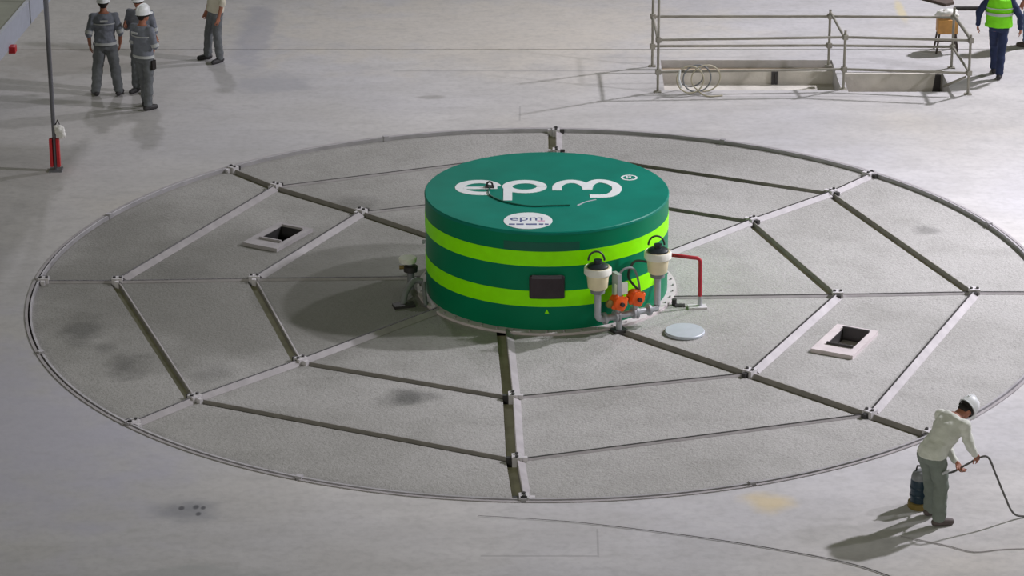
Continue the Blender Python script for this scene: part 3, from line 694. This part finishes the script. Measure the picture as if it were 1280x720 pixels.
    # --- boots
    for s in (-1, 1):
        hp, kn, an = leg[s]; fd = Matrix.Rotation(D['yaw_' + 'lxr'[s + 1]], 3, 'Z') @ V((0, 1, 0)); b = MB(); g0 = V((an.x, an.y, 0))
        b.caps(g0 + V((0, 0, .05)) - fd * .045, .048, g0 + V((0, 0, .045)) + fd * .08, .05); b.caps(g0 + V((0, 0, .045)) + fd * .08, .05, g0 + V((0, 0, .038)) + fd * .155, .043)
        b.caps(g0 + V((0, 0, .07)), .05, g0 + V((0, 0, .17)), .054)
        remesh(b, 'boot', out['boot'], .012, root, 1, 0, True)
    # --- helmet: dome, brim, ridge, strap
    if out.get('helmet', True):
        Rm = Rh; c = H(0, -.004, .048); hb = MB(); n = 28; prof = [(1.0, -.02), (1.0, .02), (.96, .055), (.84, .09), (.62, .118), (.34, .134), (.06, .138)]
        vs = [c + Rm @ V((.108 * r * math.cos(2 * PI * k / n), .132 * r * math.sin(2 * PI * k / n), z)) for r, z in prof for k in range(n)]
        fs = [(i * n + k, i * n + (k + 1) % n, (i + 1) * n + (k + 1) % n, (i + 1) * n + k) for i in range(len(prof) - 1) for k in range(n)]
        hb.add(vs, fs + [tuple(range((len(prof) - 1) * n, len(prof) * n)), tuple(range(n - 1, -1, -1))])
        he = hb.build('helmet', 'helmet', root, True, loc=(0, 0, 0))
        br = MB(); prof = lambda a: 1.06 + (.34 * max(0, math.sin(a)) ** 2); vs = []
        for z, q in ((-.012, 0), (-.022, 1), (-.028, 1), (-.020, 0)):
            vs += [c + Rm @ V((.108 * (prof(a) if q else .97) * math.cos(a), .132 * (prof(a) if q else .97) * math.sin(a), z)) for a in [2 * PI * k / n for k in range(n)]]
        br.add(vs, [(i * n + k, i * n + (k + 1) % n, ((i + 1) % 4) * n + (k + 1) % n, ((i + 1) % 4) * n + k) for i in range(4) for k in range(n)]).build('helmet_brim', 'helmet', he, True, loc=(0, 0, 0))
        MB().tube([c + Rm @ V((0, .13 * math.cos(a), .02 + .125 * math.sin(a))) for a in [PI * (k + 1) / 14 for k in range(13)]], .012, 8).build('helmet_ridge', 'helmet', he, True, loc=(0, 0, 0))
        sb2 = MB(); vs = []
        for z, e in ((-.03, .0), (-.03, .006), (-.062, .002), (-.062, -.004)):
            vs += [c + Rm @ V(((.093 + e) * math.cos(a), (.116 + e) * math.sin(a), z)) for a in [2 * PI * k / n for k in range(n)]]
        sb2.add(vs, [(i * n + k, i * n + (k + 1) % n, ((i + 1) % 4) * n + (k + 1) % n, ((i + 1) % 4) * n + k) for i in range(4) for k in range(n)]).build('helmet_harness', 'hair', he, True, loc=(0, 0, 0))
    return root, dict(U=U, H=H, arm=arm, pel=pel, right=right, fwd=fwd)

uni = dict(shirt='greyshirt', trs='greytrs', sleeve='elbow', cuff='reflect', boot='boot',
           bands=[(.36, .375, 'reflective_band', 'reflect', .036), (-.01, .035, 'belt_tape', 'reflect', .036)])
def back_mark(root, K, x=0):
    c = K['U'](x, -.17, .43); MB().box(c, (.13, .012, .035), rot=Matrix((K['right'], K['fwd'], K['right'].cross(K['fwd']))).transposed()).build('back_print', 'reflect', root, loc=(0, 0, 0))
# two workers seen from behind, a third facing them, one cut off by the frame
pa, K = person('worker in grey seen from behind, legs apart, arms hanging, leftmost of the helmet group', (-7.43, 9.12, 0), R_(8),
               dict(foot_l=(-.2, .02), foot_r=(.19, -.03), yaw_l=.35, yaw_r=-.35, el_l=(-.27, -.05, .20), wr_l=(-.26, .02, -.03), el_r=(.27, -.05, .20), wr_r=(.25, .04, -.03)), dict(uni, trs_fit=1.16))
back_mark(pa, K)
pb, K = person('worker in grey with arms folded in front, nearest of the helmet group', (-6.68, 8.36, 0), R_(-35),
               dict(foot_l=(-.10, .10), foot_r=(.09, -.05), el_l=(-.25, .03, .20), wr_l=(-.06, .24, .20), el_r=(.25, .03, .20), wr_r=(.08, .25, .22), palm_l=(0, -1, 0), palm_r=(0, -1, 0), head_yaw=-.2), dict(uni))
back_mark(pb, K, -.03)
MB().box((.19, .02, .80), (.05, .09, .16)).build('belt_radio', 'hair', pb, loc=(0, 0, 0))
pc, K = person('worker in grey mostly hidden behind the nearest helmeted worker, facing the camera', (-6.84, 9.30, 0), R_(165),
               dict(foot_l=(-.1, .0), foot_r=(.12, .02), el_r=(.26, .0, .2), wr_r=(.2, .2, .32), head_yaw=.1), dict(uni, bands=[]), .012)
pd, K = person('person with beige shirt and dark trousers cut off by the top of the picture', (-5.76, 11.2, 0), R_(120),
               dict(foot_l=(-.15, .02), foot_r=(.16, .12), yaw_l=.3, yaw_r=-.2), dict(shirt='beige', trs='greytrs', sleeve='elbow', boot='boot', helmet=True, trs_fit=1.04), .012)
pe, K = person('person walking in a lime safety vest and navy clothes beside the scaffold barrier', (7.93, 10.2, 0), R_(-12),
               dict(foot_l=(-.05, .20), foot_r=(.06, -.16), knee_l=.05, knee_r=.05, yaw_l=.05, yaw_r=-.1, el_l=(-.35, -.06, .22), wr_l=(-.36, .0, -.02), el_r=(.35, -.05, .20), wr_r=(.37, .06, -.07)),
               dict(shirt='navy', trs='navy', sleeve='long', boot='boot', vest='hivis', trs_fit=.94, bands=[(.2, .25, 'reflective_band', 'reflect', .085), (.32, .34, 'reflective_band', 'reflect', .08)]))
pg, K = person('person in blue jeans at the right edge, almost out of the picture', (8.80, 12.12, 0), R_(60),
               dict(), dict(shirt='jeans', trs='jeans', sleeve='elbow', boot='brownboot'), .012)
pf, KF = person('worker in off-white shirt bending forward and holding a cable', (4.60, -7.84, 0), R_(-50),
                dict(lean=R_(47), head_pitch=R_(18), foot_l=(-.16, .16), foot_r=(.10, .02), yaw_l=-.35, yaw_r=-.45, hip_shift=(0, -.05, -.01), knee_l=.05, knee_r=.05,
                     el_r=(.26, .36, .08), wr_r=(.27, .46, -.06), el_l=(-.20, .34, .06), wr_l=(.08, .36, -.20), palm_l=(1, 0, 0), palm_r=(-1, 0, 0), curl=.95),
                dict(shirt='offshirt', trs='greengrey', sleeve='long', boot='brownboot', trs_fit=1.14, bands=[]), .008)
MB().box((.205, -.02, .74), (.012, .11, .03), rot=Matrix.Rotation(.1, 3, 'X')).build('pocket_tape', 'reflect', pf, loc=(0, 0, 0))

# ================================================================== VACUUM CANISTER AND CABLES
cx, cy = 4.52, -7.37
vc = empty('canister', (cx, cy, 0), 'small dark teal canister standing behind the bending worker', 'canister')
MB().lathe([(.10, .05), (.115, .06), (.12, .34), (.11, .37), (.05, .37)], (cx, cy, 0), 24).build('canister_body', 'teal', vc, True)
MB().lathe([(.11, .36), (.115, .38), (.10, .44), (.06, .47), (.01, .475)], (cx, cy, 0), 24).build('canister_head', 'greypipe', vc, True)
MB().lathe([(.14, .0), (.145, .02), (.14, .07), (.11, .08)], (cx, cy, 0), 24).build('canister_base', 'yellow', vc, True)
for k in range(2): MB().lathe([(.121, .14 + .1 * k), (.126, .15 + .1 * k), (.126, .165 + .1 * k), (.121, .175 + .1 * k)], (cx, cy, 0), 24).build('body_rib', 'teal', vc, True)
MB().tube([(cx - .06, cy, .46), (cx - .05, cy, .53), (cx + .05, cy, .53), (cx + .06, cy, .46)], .012, 8).build('carry_handle', 'hair', vc, True)
mwF = Matrix.Translation(pf.location) @ Matrix.Rotation(pf.rotation_euler.z, 4, 'Z')
hands = {s: mwF @ (KF['arm'][s][2] + (KF['arm'][s][2] - KF['arm'][s][1]).normalized() * .07) for s in (-1, 1)}
hl, hr_ = hands[-1], hands[1]
hd_ = (hr_ - hl).normalized()
cable = smooth_path([(cx + .1, cy + .02, .3), (cx + .22, cy + .12, .35), hl - hd_ * .1, hl, hl + hd_ * .2, hr_ - hd_ * .1, hr_ + hd_ * .02, (hr_.x + .12, hr_.y - .02, hr_.z + .02), (hr_.x + .22, hr_.y - .02, hr_.z - .2),
                     (hr_.x + .33, hr_.y - .03, .35), (hr_.x + .45, hr_.y + .02, .1), (hr_.x + .6, hr_.y + .08, .016), (hr_.x + .9, hr_.y + .1, .016), (hr_.x + 1.6, hr_.y + .3, .016)], 8)
tag(MB().tube(cable, .013, 8).build('hand_cable', 'cable', None, True, loc=(5.2, -7.8, 0)), 'grey cable held in the bending worker\'s hands and looping away to the right', 'cable')
tag(MB().tube(smooth_path([(x, y, .009) for x, y in ((4.2, -8.2), (4.7, -8.45), (5.0, -8.62), (5.35, -8.55), (5.9, -8.5), (6.6, -8.3))]), .006, 6).build('extension_cord', 'flange', None, True, loc=(5.3, -8.5, 0)),
    'thin pale cord lying on the floor below the bending worker', 'cord')
tag(MB().tube(smooth_path([(x, y, .011) for x, y in ((-.75, -7.66), (.1, -7.78), (.79, -7.93), (2.09, -8.32), (3.34, -8.82), (3.94, -9.23), (4.6, -9.9))]), [.0025 + .005 * min(1, i / 45) for i in range(49)], 6).build('power_cable', 'cable', None, True, loc=(1.6, -8.2, 0)),
    'long thin dark cable curving across the floor in front of the pit cover', 'cable')

# ================================================================== SCAFFOLD BARRIER
sb_ = empty('scaffold_barrier', (4.65, 10.1, 0), 'grey steel tube barrier with posts and double rails around the floor opening', 'barrier')
r = .023
FLp, FM, FR = (2.0, 9.29), (5.2, 9.45), (7.3, 9.15); BLp, BM, BR_ = (1.96, 10.82), (5.07, 10.86), (7.22, 10.72)
def post(p, h, name='post'):
    o = MB().cyl((*p, 0), (*p, h), r, n=10).build(name, 'scaff', sb_, True)
    MB().box((*p, .008), (.12, .12, .016)).build('base_plate', 'scaff', o)
    return o
post(FLp, 2.1); post(BLp, 2.1); post(FM, 1.05); post(BM, 1.02); post(FR, 1.06); post(BR_, 1.1)
def rail(a, za, b, zb, name='rail', rr=r):
    MB().cyl((*a, za), (*b, zb), rr, n=10).build(name, 'scaff', sb_, True)
rail(FLp, .93, FM, .93); rail(FM, .93, FR, .96); rail(FLp, .36, FM, .36); rail(FM, .36, FR, .38)
rail(BLp, .91, BM, .90); rail(BM, .90, BR_, .92); rail(BLp, .37, BM, .37); rail(BM, .37, BR_, .38)
rail(BM, .98, FM, .90, 'side_rail'); rail(BR_, .95, FR, .98, 'side_rail', .03); rail(BR_, .38, FR, .40, 'side_rail')
rail(FLp, .90, BLp, .90, 'side_rail')
for p, zs in ((FLp, (.36, .93)), (FM, (.36, .93)), (FR, (.38, .96)), (BLp, (.37, .91)), (BM, (.37, .9)), (BR_, (.38, .92))):
    for z in zs: MB().box((*p, z), (.08, .08, .085), .3).build('coupler', 'scaff', sb_)
rail((6.95, 9.62), .0, (7.25, 9.18), .3, 'toe_brace', .022)
# coil of hose hung on the low rail
ch = empty('hose_coil', (2.62, 9.22, 0), 'coiled beige hose leaning at the left end of the scaffold barrier', 'hose')
for i, (ox, rad, tl) in enumerate(((0, .23, .12), (.12, .24, -.1), (.27, .25, .3), (.02, .21, -.35))):
    MB().tube([(2.55 + ox + rad * math.cos(t), 9.2 + .05 * i + .06 * math.sin(t + i) - tl * .1, .255 + rad * math.sin(t) * .96) for t in [2 * PI * k / 32 for k in range(32)]], .013, 8, True).build('hose_loop', 'beigehose' if i % 2 == 0 else 'greypipe', ch, True)
MB().tube([(2.37, 9.12, .45), (2.35, 9.12, .3), (2.4, 9.12, .13)], .018, 8).build('hose_end', 'white', ch, True)
MB().tube(smooth_path([(2.7, 9.12, .06), (2.78, 9.05, .02), (2.9, 9.0, .014), (3.1, 9.05, .014)]), .013, 8).build('hose_tail', 'beigehose', ch, True)
# wooden stool with a white bundle
sx, sy = 7.25, 11.75
stl = empty('wooden_stool', (sx, sy, 0), 'orange wooden stool on thin dark legs behind the scaffold barrier', 'stool')
MB().box((sx, sy, .60), (.36, .34, .03)).build('seat', 'wood', stl)
for x, y, a, b in ((0, -.16, .34, .025), (0, .16, .34, .025), (-.165, 0, .025, .3), (.165, 0, .025, .3)): MB().box((sx + x, sy + y, .475), (a, b, .22)).build('apron', 'wood', stl)
for x in (-1, 1):
    for y in (-1, 1): MB().cyl((sx + .19 * x, sy + .17 * y, 0), (sx + .14 * x, sy + .13 * y, .40), .018, n=8).build('leg', 'darkwood', stl)
for y in (-1, 1): MB().cyl((sx - .17, sy + .155 * y, .14), (sx + .17, sy + .155 * y, .14), .013, n=8).build('stretcher', 'darkwood', stl)
bn = MB()
for x, y, z, q in ((-.08, 0, .70, .1), (.07, .02, .70, .1), (0, -.04, .73, .09), (.12, -.03, .68, .07), (-.14, .02, .68, .07)): bn.ell((x, y, z - .615), (q * 1.1, q, q * .75))
bo = remesh(bn, 'white_bundle', 'cloth', .012, None, 2, .03, True, 14); bo.location = (sx, sy, .615)
tag(bo, 'crumpled white cloth bundle lying on the wooden stool', 'cloth')
tag(MB().prism([(6.9, 15.6), (7.62, 14.72), (7.8, 14.85), (7.75, 15.6)], .0, .05).build('dark_sheet', 'brownsheet', None, loc=(7.4, 15.2, 0)), 'thin flat dark brown sheet on the floor behind the wooden stool', 'sheet')  # thin flat slab in one dark brown tone
tag(MB().cyl((7.75, 14.48, .035), (8.9, 14.5, .035), .035, n=10).build('steel_pipe', 'bolt', None, True, loc=(8.3, 14.5, 0)), 'dark steel pipe lying on the floor behind the vest wearer', 'pipe')

# ================================================================== POLE AND RAISED PLATFORM, LEFT
px, py = -7.71, 5.11
pl = empty('stanchion_pole', (px, py, 0), 'tall thin grey pole with a red sleeve at its foot, left of the pit cover', 'pole')
MB().tube([(px, py, 0), (px, py, 3.4)], [.03, .042], 12).build('pole_tube', 'polegrey', pl, True)
for s_ in (-1, 1): MB().box((px + .055 * s_, py - .02, .31), (.045, .09, .46)).build('red_sleeve', 'redbright', pl)
MB().box((px, py + .03, .31), (.08, .03, .4)).build('red_sleeve_back', 'redbright', pl)
MB().box((px, py, .015), (.2, .2, .03)).build('foot_plate', 'polegrey', pl)
bgm = MB(); bgm.ell((.10, -.02, .66), (.09, .05, .11)); bgm.ell((.12, -.02, .6), (.08, .05, .07)); bgm.caps((.03, -.02, .75), .03, (.1, -.02, .7), .05)
bgo = remesh(bgm, 'white_bag', 'cloth', .012, pl, 2, .02, False, 16)
MB().tube([(px + .02, py - .02, .74), (px + .08, py - .05, .86), (px + .1, py - .03, .78)], .01, 6).build('bag_tie', 'hair', pl)

pt = empty('raised_platform', (-9.3, 5.5, 0), 'raised walkway corner with pale blue-grey edge beam in the upper left corner', 'platform')
e0, e1 = Vector((-8.30, .5, 2.4)), Vector((-7.66, 9.6, 2.4)); de = (e1 - e0).normalized(); ne = Vector((-de.y, de.x, 0))
MB().bar(e0 + Vector((0, 0, .19)) + ne * .03, e1 + Vector((0, 0, .19)) + ne * .03, .06, .38).build('edge_beam', 'beamgrey', pt)
MB().bar(e0 + Vector((0, 0, .33)) + ne * 1.06, e1 + Vector((0, 0, .33)) + ne * 1.06, 2.0, .06).build('deck_plate', 'deck', pt)
for t in (.02,):
    for n_ in (.2, 1.9):
        q = e0.lerp(e1, t) + ne * n_; MB().box((q.x, q.y, 1.35), (.12, .12, 2.7)).build('support_post', 'polegrey', pt)
q = e0.lerp(e1, .36); MB().box(q + Vector((.04, 0, .0)), (.1, .16, .1)).build('red_clamp', 'redbright', pt)
